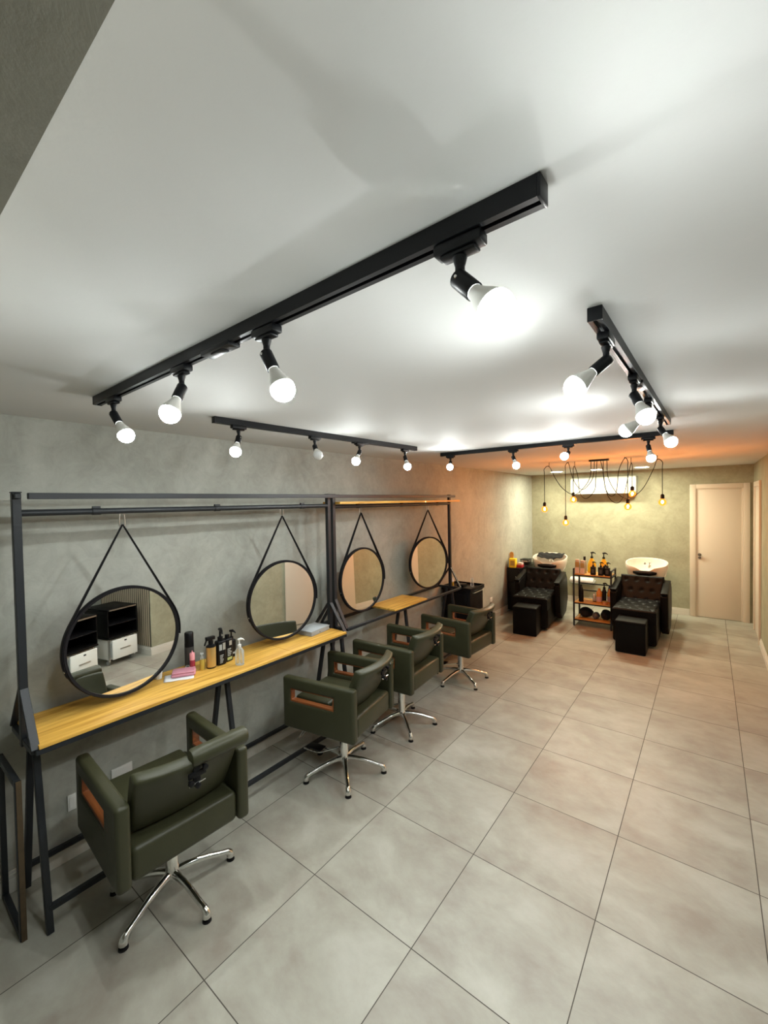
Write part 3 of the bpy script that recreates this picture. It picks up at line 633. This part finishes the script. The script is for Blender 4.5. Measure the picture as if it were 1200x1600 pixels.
def make_wash():
    t = thing('wash_chair', '', 'shampoo chair', (0, 0, 0), 0, 'black shampoo chairs with white basins')
    # y=0 front of leg rest, basin centre near y=1.85
    o = MB().box(-0.168, 0.168, 0.0, 0.40, 0.005, 0.395).build('leg_rest', 'bleather', t, bevel=0.012, seg=3)
    MB().box(-0.172, 0.172, -0.006, 0.40, 0.372, 0.412).build('leg_rest_pad', 'bleather', o, bevel=0.014, seg=3)
    MB().box(-0.255, 0.255, 0.34, 1.36, 0.03, 0.36).build('body', 'bleather', t, bevel=0.04, seg=4)
    c = cushion(tuft(-0.255, 0.255, 0.31, 1.10, 0.505, 4, 5, 0.022), 48, 60, 0.16); c.build('seat', 'bleather', t)
    bk = cushion(tuft(-0.275, 0.275, 0.0, 0.46, 0.0, 4, 3, 0.016), 48, 36, 0.12)
    a = math.radians(62); mt = Matrix.Translation((0, 1.00, 0.42)) @ Matrix.Rotation(a, 4, 'X')
    bk.v = [tuple(mt @ Vector(v)) for v in bk.v]; bk.build('backrest', 'bleather', t)
    for s in (-1, 1):
        m = MB(); x0, x1 = sorted((s * 0.262, s * 0.353))
        pts = [(0.78, 0.20), (0.74, 0.62), (0.80, 0.66), (1.30, 0.74), (1.42, 0.66), (1.46, 0.30), (1.30, 0.10), (0.95, 0.06)]
        q = len(pts); vs = [(x0, y, z) for y, z in pts] + [(x1, y, z) for y, z in pts]
        m.add(vs, [tuple(range(q)), tuple(range(2 * q - 1, q - 1, -1))] + [(i, (i + 1) % q, q + (i + 1) % q, q + i) for i in range(q)])
        ar = m.build('armrest', 'bleather', t, bevel=0.018, seg=3)
        MB().bar((s * 0.3075, 0.73, 0.655), (s * 0.3075, 1.32, 0.748), 0.085, 0.03, (1, 0, 0)).build('arm_pad', 'bleather', ar, bevel=0.010, seg=3)
    MB().box(-0.20, 0.20, 1.34, 1.98, 0.0, 0.64).build('basin_stand', 'bleather', t, bevel=0.03, seg=3)
    # ceramic bowl
    cy = 1.78
    def rim(th):
        fr = max(0.0, math.cos(th + PI / 2))  # 1 at front (-y)
        notch = math.exp(-((((th + PI / 2 + PI) % (2 * PI)) - PI) / 0.30) ** 2)
        backup = 0.5 * (1 + math.sin(th))
        side = abs(math.cos(th)) ** 3
        return 0.895 + 0.095 * backup ** 1.4 + 0.012 * side - 0.060 * notch
    prof = [(0.42, 0.0, 0), (0.72, 0.10, 0), (0.90, 0.35, 0), (0.985, 0.75, 0), (1.0, 0.97, 0), (0.985, 1.0, 0), (0.945, 0.985, 1), (0.90, 0.80, 1), (0.80, 0.45, 1), (0.50, 0.22, 1), (0.0, 0.18, 1)]
    n = 64; vs = []
    for (r, h, _) in prof:
        for k in range(n):
            th = 2 * PI * k / n; ex = 0.86
            cxx = math.copysign(abs(math.cos(th)) ** ex, math.cos(th)); syy = math.copysign(abs(math.sin(th)) ** ex, math.sin(th))
            zt = rim(th); vs.append((0.292 * r * cxx, cy + 0.262 * r * syy + (0.02 * (1 - h)), 0.655 + (zt - 0.655) * h if h > 0.3 else 0.655 + 0.25 * h))
    m = MB().add(vs, [(i * n + k, i * n + (k + 1) % n, (i + 1) * n + (k + 1) % n, (i + 1) * n + k) for i in range(len(prof) - 1) for k in range(n)] + [tuple(range(n))[::-1]])
    b = m.build('basin', 'ceramic', t)
    def neck(u, v):
        th = -PI / 2 + (u - 0.5) * 0.95; r = 1.0 + 0.06 * math.sin(PI * v)
        z = 0.772 + 0.072 * v - 0.02 * (abs(u - 0.5) * 2) ** 2 * (1 if v > 0.5 else -1)
        return Vector((0.292 * r * math.copysign(abs(math.cos(th)) ** .86, math.cos(th)), cy - 0.262 * r * abs(math.sin(th)) ** .86, z))
    MB().grid(neck, 14, 6).build('neck_rest', 'plastic', b, solid=0.012)
    fz = 0.86
    m = MB().lathe([(0.024, 0), (0.024, 0.03), (0.018, 0.04)], 16, (0.03, cy + 0.15, fz - 0.02)); m.tube(smooth_pts([(0.03, cy + 0.15, fz + 0.01), (0.03, cy + 0.13, fz + 0.06), (0.03, cy + 0.07, fz + 0.055), (0.03, cy + 0.05, fz + 0.03)], 5), 0.010, 10)
    m.tube([(0.03, cy + 0.15, fz + 0.02), (0.055, cy + 0.16, fz + 0.075)], 0.006, 8)
    m.build('faucet', 'chrome', b)
    m = MB().tube(smooth_pts([(-0.03, cy + 0.14, fz - 0.02), (-0.03, cy + 0.13, fz + 0.05), (-0.03, cy + 0.09, fz + 0.06)], 5), 0.009, 10).lathe([(0.020, 0), (0.020, 0.02), (0.010, 0.03)], 14, (-0.03, cy + 0.085, fz + 0.045), (0, -0.7, -0.5))
    m.build('hand_shower', 'chrome', b)
    return t
w1 = make_wash(); w1.location = (2.062, 5.185, 0); w1['label'] = 'black tufted shampoo chair on the right with empty white basin'
w2 = dup(w1); w2.location = (.725, 5.165, 0); w2.rotation_euler = (0, 0, math.radians(4.8)); w2['label'] = 'black tufted shampoo chair on the left, its basin holding a dark towel'
def tow(u, v):
    x = (u - 0.5) * 0.43; y = 0.19 * math.sin((v - 0.5) * 1.6) + 0.05
    z = 0.965 + 0.020 * math.sin(v * 3.1) - 0.05 * max(0, 0.55 - v) * 2 * (1 - 0.5 * (2 * u - 1) ** 2) + 0.006 * math.sin(u * 26) + 0.005 * math.sin(v * 17 + u * 9)
    if v > 0.85: z -= (v - 0.85) * 0.25
    return Vector((x, y, z))
c4 = math.radians(4.8)
tw = MB().grid(tow, 30, 20).build('black_towel', 'towel', loc=(.725 - 1.84 * math.sin(c4), 5.165 + 1.84 * math.cos(c4), 0.0), rot=(0, 0, c4), solid=0.012)
tag(tw, 'black towel draped over the left white shampoo basin', 'towel')

# ------------------------------------------------------------------ product cart between the wash chairs
cx0, cx1, cy0, cy1 = 1.180, 1.700, 6.10, 6.45
cart = thing('product_cart', 'black metal cart with three wooden shelves between the shampoo chairs', 'cart', ((cx0 + cx1) / 2, (cy0 + cy1) / 2, 0))
cc = Vector(((cx0 + cx1) / 2, (cy0 + cy1) / 2, 0))
def CB(n, m, mt='iron', bev=0.002):
    m.v = [tuple(Vector(v) - cc) for v in m.v]; return m.build(n, mt, cart, bevel=bev, seg=1)
for x in (cx0, cx1):
    for y in (cy0, cy1): CB('post', MB().bar((x, y, 0.0), (x, y, 0.895), 0.024))
for x in (cx0, cx1): CB('side_rail', MB().bar((x, cy0, 0.885), (x, cy1, 0.885), 0.020))
CB('back_rail', MB().bar((cx0, cy1, 0.61), (cx1, cy1, 0.61), 0.018)); CB('back_rail', MB().bar((cx0, cy1, 0.50), (cx1, cy1, 0.50), 0.018))
SH = (0.115, 0.375, 0.810)
for z in SH:
    m = MB()
    m.bar((cx0, cy0, z - 0.022), (cx1, cy0, z - 0.022), 0.022, 0.018).bar((cx0, cy1, z - 0.022), (cx1, cy1, z - 0.022), 0.022, 0.018)
    for x in (cx0, cx1): m.bar((x, cy0, z - 0.022), (x, cy1, z - 0.022), 0.018, 0.022)
    CB('shelf_frame', m); CB('shelf_board', MB().box(cx0 + 0.008, cx1 - 0.008, cy0 - 0.008, cy1 - 0.01, z - 0.013, z), 'pinex')
z3 = SH[2] + 0.0005
for (x, lab) in ((1.385, 'yellow pump bottle, left of the two on the cart top'), (1.555, 'yellow pump bottle, right of the two on the cart top')):
    t = bottle('yellow_pump_bottle', lab, 'bottle', (x, 6.37, z3), 0.062, 0.225, 'yellow', 0.25, sq=0.85, shoulder=0.42, group='yellow pump bottles on the cart top', label_m='ybox', lab_z=(0.1, 0.45))
    pump(t, 0.225, 1.45, 'plastic', 0.2, 0.03)
for (x, y, lab, h) in ((1.225, 6.15, 'square gold and white labelled bottle at left end of the cart top', 0.205), (1.300, 6.14, 'square gold and white labelled bottle, second from left on the cart top', 0.195)):
    t = thing('labelled_bottle', lab, 'bottle', (x, y, z3), 0, 'gold and white bottles on the cart top')
    MB().box(-0.031, 0.031, -0.026, 0.026, 0, h).build('bottle_body', 'silverlab', t, bevel=0.006)
    MB().box(-0.029, 0.029, -0.0275, -0.0262, h * 0.02, h * 0.46).build('white_label', 'blush', t, smooth=False)
    MB().box(-0.029, 0.029, -0.0275, -0.0262, h * 0.5, h * 0.88).build('gold_label', 'gold', t, smooth=False)
    MB().box(-0.026, 0.026, -0.021, 0.021, h + 0.0005, h + 0.018).build('cap', 'ceramic', t, bevel=0.003)
bottle('black_capped_bottle', 'grey bottle with tall black cap behind the labelled bottles on the cart', 'bottle', (1.305, 6.25, z3), 0.03, 0.20, 'silverlab', 0.7, cap='plastic', caph=0.06, capr=0.018)
for (x, k) in ((1.450, 'leftmost'), (1.555, 'middle'), (1.645, 'rightmost')):
    t = thing('dark_pump_bottle', k + ' of the three dark pump bottles at the cart top front', 'bottle', (x, 6.14, z3), 0, 'dark pump bottles on the cart top')
    MB().box(-0.036, 0.036, -0.028, 0.028, 0, 0.125).build('bottle_body', 'plastic', t, bevel=0.010, seg=3)
    MB().box(-0.018, 0.018, -0.0294, -0.0282, 0.03, 0.09).build('front_label', 'blabel', t, smooth=False)
    pump(t, 0.125, 1.15, 'plastic', 0.3, 0.028)
t = thing('dark_bottle', 'dark square bottle between the pump bottles at the back of cart top', 'bottle', (1.605, 6.22, z3)); MB().box(-0.03, 0.03, -0.025, 0.025, 0, 0.14).build('bottle_body', 'plastic', t, bevel=0.01); MB().lathe([(0.014, 0.14), (0.013, 0.158)], 12).build('cap', 'plastic', t)
z2 = SH[1] + 0.0005
bottle('tall_black_bottle', 'tall slim black bottle at left of the cart middle shelf', 'bottle', (1.275, 6.15, z2), 0.034, 0.235, 'plastic', 0.42, cap='plastic', caph=0.035, shoulder=0.3)
t = bottle('tall_pump_bottle', 'tall slim dark pump bottle near the right of the middle shelf', 'bottle', (1.590, 6.20, z2), 0.030, 0.225, 'plastic', 0.5, shoulder=0.2); pump(t, 0.225, 1.35, 'plastic', 0.0, 0.025)
t = bottle('amber_jar', 'tall amber jar with lilac label left of the slim pump bottle', 'jar', (1.515, 6.23, z2), 0.043, 0.190, 'ambj', 0.45, label_m='lilac', lab_z=(0.1, 0.5), cap='ambj', caph=0.03, shoulder=0.2, group='amber jars on the middle shelf')
t = bottle('amber_jar', 'tall amber jar with lilac label beside the right cart post', 'jar', (1.652, 6.27, z2), 0.036, 0.190, 'ambj', 0.45, label_m='lilac', lab_z=(0.1, 0.55), cap='ambj', caph=0.03, shoulder=0.2, group='amber jars on the middle shelf')
bottle('peach_tub', 'low peach coloured tub at the front of the middle shelf', 'tub', (1.612, 6.125, z2), 0.036, 0.040, 'peach', 0.95, cap='gold', caph=0.014, shoulder=0.02)
bottle('small_glass_bottle', 'small clear bottle with dark base at middle of the middle shelf', 'bottle', (1.440, 6.26, z2), 0.022, 0.10, 'silverlab', 0.6, label_m='plastic', lab_z=(0.0, 0.12), cap='white', caph=0.02)
def lump(name, label, cat, loc, sx, sy, sz, m, seed):
    rnd = random.Random(seed); ph = [rnd.uniform(0, 6) for _ in range(6)]
    def f(u, v):
        th = 2 * PI * u; p = PI * v
        r = 1 + 0.10 * math.sin(3 * th + ph[0]) * math.sin(p) + 0.08 * math.sin(5 * th + 4 * p + ph[1]) + 0.05 * math.sin(9 * p + ph[2] + th)
        return Vector((sx * r * math.sin(p) * math.cos(th), sy * r * math.sin(p) * math.sin(th), sz * (0.82 - math.cos(p) * min(1.0, r)) if v > 0.42 else sz * max(0.0, 0.82 - math.cos(p) * 0.84)))
    return tag(MB().grid(f, 28, 16, True).build(name, m, loc=loc), label, cat)
z1 = SH[0] + 0.0005
lump('towel_bundle', 'bundle of black towels at left of the cart bottom shelf', 'towel', (1.315, 6.27, z1), 0.095, 0.10, 0.085, 'towel', 1)
lump('grey_towel', 'crumpled grey cloth in the middle of the cart bottom shelf', 'cloth', (1.465, 6.25, z1), 0.05, 0.09, 0.055, 'gtowel', 2)
lump('black_cloth_bundle', 'bundle of black cloths at right of the cart bottom shelf', 'towel', (1.600, 6.27, z1), 0.073, 0.09, 0.085, 'towel', 3)
lump('blue_bag', 'dark blue plastic bag behind the amber jar at right of middle shelf', 'bag', (1.640, 6.375, z2), 0.035, 0.045, 0.140, 'blue', 5)
t = thing('paper_roll_holder', 'white rounded roll on the back wall, seen through the cart', 'roll', (0.955, D - 0.085, .435))
MB().lathe([(0.055, -0.20), (0.062, -0.17), (0.062, 0.17), (0.055, 0.20)], 24, (0, 0, 0), (1, 0, 0)).build('roll', 'paper', t)
MB().box(-0.22, -0.21, -0.02, 0.084, -0.015, 0.015).box(0.21, 0.22, -0.02, 0.084, -0.015, 0.015).tube([(-0.22, 0, 0), (0.22, 0, 0)], 0.006, 8).build('bracket', 'white', t)

# ------------------------------------------------------------------ air conditioner
ac = thing('air_conditioner', 'white wall mounted air conditioner on the back wall', 'air conditioner', (1.325, D, 2.06))
m = MB(); prof = [(0, 0.0), (-0.19, 0.0), (-0.222, 0.035), (-0.225, 0.06), (-0.222, 0.28), (-0.20, 0.30), (0, 0.30)]
q = len(prof); vs = [(-0.53, y, z) for y, z in prof] + [(0.53, y, z) for y, z in prof]
m.add(vs, [tuple(range(q)), tuple(range(2 * q - 1, q - 1, -1))] + [(i, (i + 1) % q, q + (i + 1) % q, q + i) for i in range(q)])
m.build('housing', 'acw', ac, bevel=0.006)
MB().box(-0.50, 0.50, -0.20, -0.06, -0.004, 0.0).build('air_outlet', 'acd', ac)
MB().bar((-0.49, -0.215, 0.018), (0.49, -0.215, 0.018), 0.045, 0.005, (0, 0.6, 0.8)).build('louver', 'acw', ac, bevel=0.001)
MB().box(-0.02, 0.02, -0.2262, -0.2245, 0.15, 0.156).build('badge', 'greylab', ac, smooth=False)

# ------------------------------------------------------------------ ceiling downlights by the back wall
for (x, k) in ((.70, 'left'), (1.345, 'middle'), (2.005, 'right')):
    t = thing('ceiling_downlight', k + ' recessed downlight in the ceiling near the back wall', 'downlight', (x, 6.95, H), 0, 'recessed downlights above the back wall')
    MB().lathe([(0.085, -0.002), (0.10, -0.006), (0.105, 0.0)], 32, cap=False).build('trim_ring', 'white', t)
    MB().lathe([(0.086, -0.003), (0.086, -0.0005)], 32).build('diffuser', 'down', t, smooth=False)

# ------------------------------------------------------------------ ceiling tracks and spot lamps
TB = 2.4285
def track(p0, p1, label, joint=None):
    p0 = Vector((*p0, 0)); p1 = Vector((*p1, 0)); L = (p1 - p0).length; d = p1 - p0
    t = thing('ceiling_track', label, 'light track', ((p0.x + p1.x) / 2, (p0.y + p1.y) / 2, H), math.atan2(d.y, d.x), 'black ceiling light tracks')
    m = MB()
    for (a, b, c, e) in ((-0.017, -0.010, -0.0345, 0), (0.010, 0.017, -0.0345, 0), (-0.010, 0.010, -0.012, 0), (-0.010, -0.005, -0.0345, -0.030), (0.005, 0.010, -0.0345, -0.030)):
        m.box(-L / 2, L / 2, a, b, c, e)
    m.build('rail', 'track', t, smooth=False)
    MB().box(-L / 2 - 0.006, -L / 2, -0.018, 0.018, -0.036, 0).build('end_cap', 'track', t, bevel=0.002)
    MB().box(L / 2, L / 2 + 0.006, -0.018, 0.018, -0.036, 0).build('end_cap', 'track', t, bevel=0.002)
    if joint is not None:
        MB().box(joint * L - L / 2 - 0.075, joint * L - L / 2 + 0.075, -0.0195, 0.0195, -0.043, -0.030).box(joint * L - L / 2 - 0.03, joint * L - L / 2 + 0.03, -0.012, 0.012, -0.047, -0.043).build('connector', 'track', t, bevel=0.002)
track((2.655, -.203), (.725, -.162), 'black ceiling track nearest the viewer, carrying four bulbs', 0.475)
track((.715, .395), (.800, 2.255), 'black ceiling track along the left wall above the mirror stands', 0.62)
track((.716, 2.862), (2.645, 2.836), 'black ceiling track across the room just before the amber pendant')
track((2.628, .318), (2.650, 2.292), 'black ceiling track running away on the right side', 0.40)
def lamp(J, B, dirang, label, lit=True):
    J = Vector(J); B = Vector(B); J.z = 2.360 if abs(J.z - 2.36) < 0.03 else J.z
    t = thing('track_lamp', label, 'spot lamp', (J.x, J.y, TB), 0, 'bulbs on the black ceiling tracks')
    c = Vector((J.x, J.y, TB)); ca, sa = math.cos(dirang), math.sin(dirang)
    mt = Matrix.Rotation(dirang, 4, 'Z')
    MB().box(-0.045, 0.045, -0.016, 0.016, -0.020, 0.0, mt).box(-0.034, 0.034, -0.013, 0.013, -0.028, -0.020, mt).build('adapter', 'track', t, bevel=0.004)
    j = J - c
    MB().tube([(0, 0, -0.026), (0, 0, j.z + 0.006)], 0.0085, 12).lathe([(0.013, -0.03), (0.009, -0.045)], 12).build('stem', 'track', t)
    ax = (B - J).normalized()
    MB().lathe([(0.011, -0.012), (0.0165, -0.006), (0.0165, 0.046), (0.015, 0.048)], 20, j, ax).build('socket', 'track', t)
    sd = Vector((-sa, ca, 0)); 
    MB().lathe([(0.0035, 0), (0.0025, 0.002), (0, 0.0022)], 8, j + sd * 0.0165, sd).lathe([(0.0035, 0), (0.0025, 0.002), (0, 0.0022)], 8, j - sd * 0.0165, -sd).build('joint_screw', 'chrome', t)
    b = MB().lathe([(0.0135, 0.0485), (0.0145, 0.056), (0.018, 0.067), (0.0255, 0.086), (0.0300, 0.100), (0.0305, 0.105)], 24, j, ax, cap=False).build('bulb_base', 'bulbw', t)
    Rg = 0.0315; cz = 0.110
    pr = [(Rg * math.cos(a), cz + Rg * math.sin(a)) for a in [math.radians(x) for x in (-10, 0, 10, 20, 32, 44, 58, 64, 70, 78, 88)]]
    MB().lathe(pr[:4], 24, j, ax, cap=False).build('bulb_rim', 'ledrim' if lit else 'bulboff', b)
    MB().lathe(pr[3:7], 24, j, ax, cap=False).build('bulb_shoulder', 'ledmid' if lit else 'bulboff', b)
    MB().lathe(pr[6:], 24, j, ax).build('bulb_tip', 'led' if lit else 'bulboff', b)
X = 0.0; Y = PI / 2
lamps = [((2.516, -.198, 2.361), (2.590, -.221, 2.280), X, 'nearest lit bulb, at the right end of the front track'),
 ((1.960, -.187, 2.355), (2.018, -.183, 2.259), X, 'lit bulb on the front track, second from its right end'),
 ((1.502, -.178, 2.371), (1.526, -.227, 2.273), X, 'lit bulb tilted back toward the left, third along the front track'),
 ((.916, -.168, 2.353), (.981, -.147, 2.264), X, 'lit bulb at the left end of the front track'),
 ((.735, .532, 2.360), (.780, .479, 2.271), Y, 'lit bulb nearest the viewer on the left wall track'),
 ((.755, 1.098, 2.364), (.831, 1.054, 2.294), Y, 'the one unlit bulb, second on the left wall track'),
 ((.775, 1.533, 2.355), (.804, 1.455, 2.280), Y, 'lit bulb just past the unlit one on left wall track'),
 ((.795, 2.102, 2.351), (.853, 2.054, 2.268), Y, 'lit bulb at the far end of the left wall track'),
 ((.823, 2.850, 2.358), (.865, 2.760, 2.306), X, 'lit bulb at the left end of the far cross track'),
 ((1.463, 2.840, 2.351), (1.515, 2.776, 2.275), X, 'lit bulb second from left on the far cross track'),
 ((1.930, 2.840, 2.368), (1.926, 2.737, 2.324), X, 'lit bulb facing the viewer mid way on the far cross track'),
 ((2.495, 2.840, 2.360), (2.516, 2.787, 2.272), X, 'lit bulb near the right end of the far cross track'),
 ((2.630, .448, 2.367), (2.565, .396, 2.292), Y, 'lit bulb tilted left at the near end of the right track'),
 ((2.635, .958, 2.355), (2.679, .907, 2.265), Y, 'lit bulb second along the right track, pointing right'),
 ((2.637, 1.419, 2.372), (2.552, 1.419, 2.301), Y, 'lit bulb third along the right track, pointing left'),
 ((2.640, 1.952, 2.357), (2.693, 1.898, 2.275), Y, 'lit bulb at the far end of the right track')]
for i, (J, B, a, lab) in enumerate(lamps): lamp(J, B, a, lab, i != 5)

# ------------------------------------------------------------------ amber spider pendant
px, py = 1.765, 4.93
pd = thing('spider_pendant', 'spider pendant lamp with six looping black cables and amber bulbs', 'pendant lamp', (px, py, H))
o0 = Vector((px, py, H))
MB().box(-0.11, 0.11, -0.035, 0.035, -0.022, 0).build('canopy', 'plastic', pd, bevel=0.004)
def P(u, v, y):   # photo position on the plane y = const
    d = right * ((u - 600) / 656.343) + fwd + up * ((800 - v) / 656.343)
    return CAM + d * ((y - CAM.y) / d.y) - o0
cab = [  # canopy offset, loop points (u, v), hook u, bulb (u, v), depth
    (-0.09, [(922, 745), (912, 762), (897, 773), (880, 764), (868, 748)], (858, 729), (851, 795), 4.88),
    (-0.05, [(927, 744), (920, 757), (910, 765), (900, 757), (893, 741)], (888, 722), (884, 816), 4.98),
    (-0.02, [(931, 745), (929, 766), (916, 779), (906, 770), (903, 745)], (898, 729), (896, 780), 5.02),
    (0.02, [(943, 740), (946, 763), (954, 775), (963, 768), (967, 735)], (976, 714), (981, 791), 4.84),
    (0.05, [(943, 745), (950, 775), (963, 786), (974, 776), (982, 742)], (986, 724), (988, 771), 5.00),
    (0.09, [(950, 745), (962, 768), (981, 779), (1003, 765), (1020, 735)], (1027, 718), (1035, 784), 4.90)]
for (ox, loop, hk, bb, y) in cab:
    b = P(bb[0], bb[1], y); pts = [Vector((ox, 0, -0.02))] + [P(u, v, y) for u, v in loop]
    h = P(hk[0], hk[1], y); h.z = min(h.z, -0.015); pts.append(h)
    q = Vector((b.x, b.y, min(h.z - 0.03, -0.05))); pts += [q, Vector((b.x, b.y, q.z - 0.08)), Vector((b.x, b.y, b.z + 0.085))]
    c = MB().tube(smooth_pts(pts, 6), 0.0042, 6).build('cable', 'plastic', pd)
    MB().lathe([(0.0035, -0.004), (0.0035, h.z * -1 - 0.001)], 6, (h.x, h.y, h.z)).build('ceiling_hook', 'plastic', pd)
    MB().lathe([(0.018, 0.034), (0.020, 0.040), (0.020, 0.075), (0.010, 0.088)], 16, b).build('lamp_socket', 'plastic', pd)
    g = [(0.012, 0.036), (0.018, 0.030)] + [(0.040 * math.cos(a), -0.006 + 0.040 * math.sin(a)) for a in [math.radians(x) for x in (55, 35, 15, -5, -25, -45, -65, -88)]]
    bl = MB().lathe(g, 24, b).build('amber_bulb', 'amber', pd)
    MB().lathe([(0.003, 0.016), (0.009, 0.010), (0.012, -0.004), (0.008, -0.018), (0.002, -0.022)], 12, b).build('filament', 'fil', bl)

# ------------------------------------------------------------------ salon trolleys seen in the nearest mirror
def trolley(x, y, rz, label):
    t = thing('drawer_trolley', label, 'trolley', (x, y, 0), rz, 'white drawer trolleys with black tops by the alcove')
    MB().box(0, 0.40, -0.175, 0.175, 0.075, 0.33).build('body', 'drawer', t, bevel=0.005)
    d = MB().box(-0.055, -0.035, -0.155, 0.175, 0.08, 0.325).build('drawer', 'drawer', t, bevel=0.004)
    MB().box(-0.035, 0.02, -0.14, 0.16, 0.10, 0.28).build('drawer_box', 'greylab', d)
    MB().box(-0.062, -0.055, -0.06, 0.08, 0.19, 0.205).build('handle', 'steel', d, bevel=0.002)
    MB().box(-0.058, -0.055, 0.0, 0.03, 0.285, 0.300).build('lock', 'plastic', d)
    for s in (-1, 1): MB().box(-0.008, 0.012, s * 0.165 - 0.01, s * 0.165 + 0.01, 0.05, 0.36).build('corner_post', 'steel', t, bevel=0.002)
    m = MB().box(-0.05, 0.42, -0.20, 0.20, 0.345, 0.37).box(-0.05, 0.42, -0.20, 0.20, 0.70, 0.725)
    m.box(0.40, 0.42, -0.20, 0.20, 0.37, 0.70).box(-0.04, 0.42, -0.20, -0.185, 0.37, 0.70).box(-0.04, 0.42, 0.185, 0.20, 0.37, 0.70)
    m.build('upper_case', 'bleather', t, bevel=0.006)
    MB().box(-0.052, 0.38, -0.184, 0.184, 0.52, 0.53).build('inner_shelf', 'plastic', t)
    MB().box(-0.055, -0.050, -0.18, 0.18, 0.705, 0.72).build('front_trim', 'steel', t)
    for sx in (0.05, 0.35):
        for s in (-1, 1):
            MB().lathe([(0.026, -0.010), (0.026, 0.010)], 16, (sx, s * 0.15, 0.026), (0, 1, 0)).lathe([(0.008, 0.03), (0.008, 0.078)], 8, (sx, s * 0.15, 0)).build('caster', 'greylab', t)
trolley(3.52, 1.82, -0.10, 'white trolley with open black case, right one reflected in nearest mirror')
trolley(3.36, 1.26, -0.25, 'white drawer trolley at the left edge of the nearest mirror reflection')
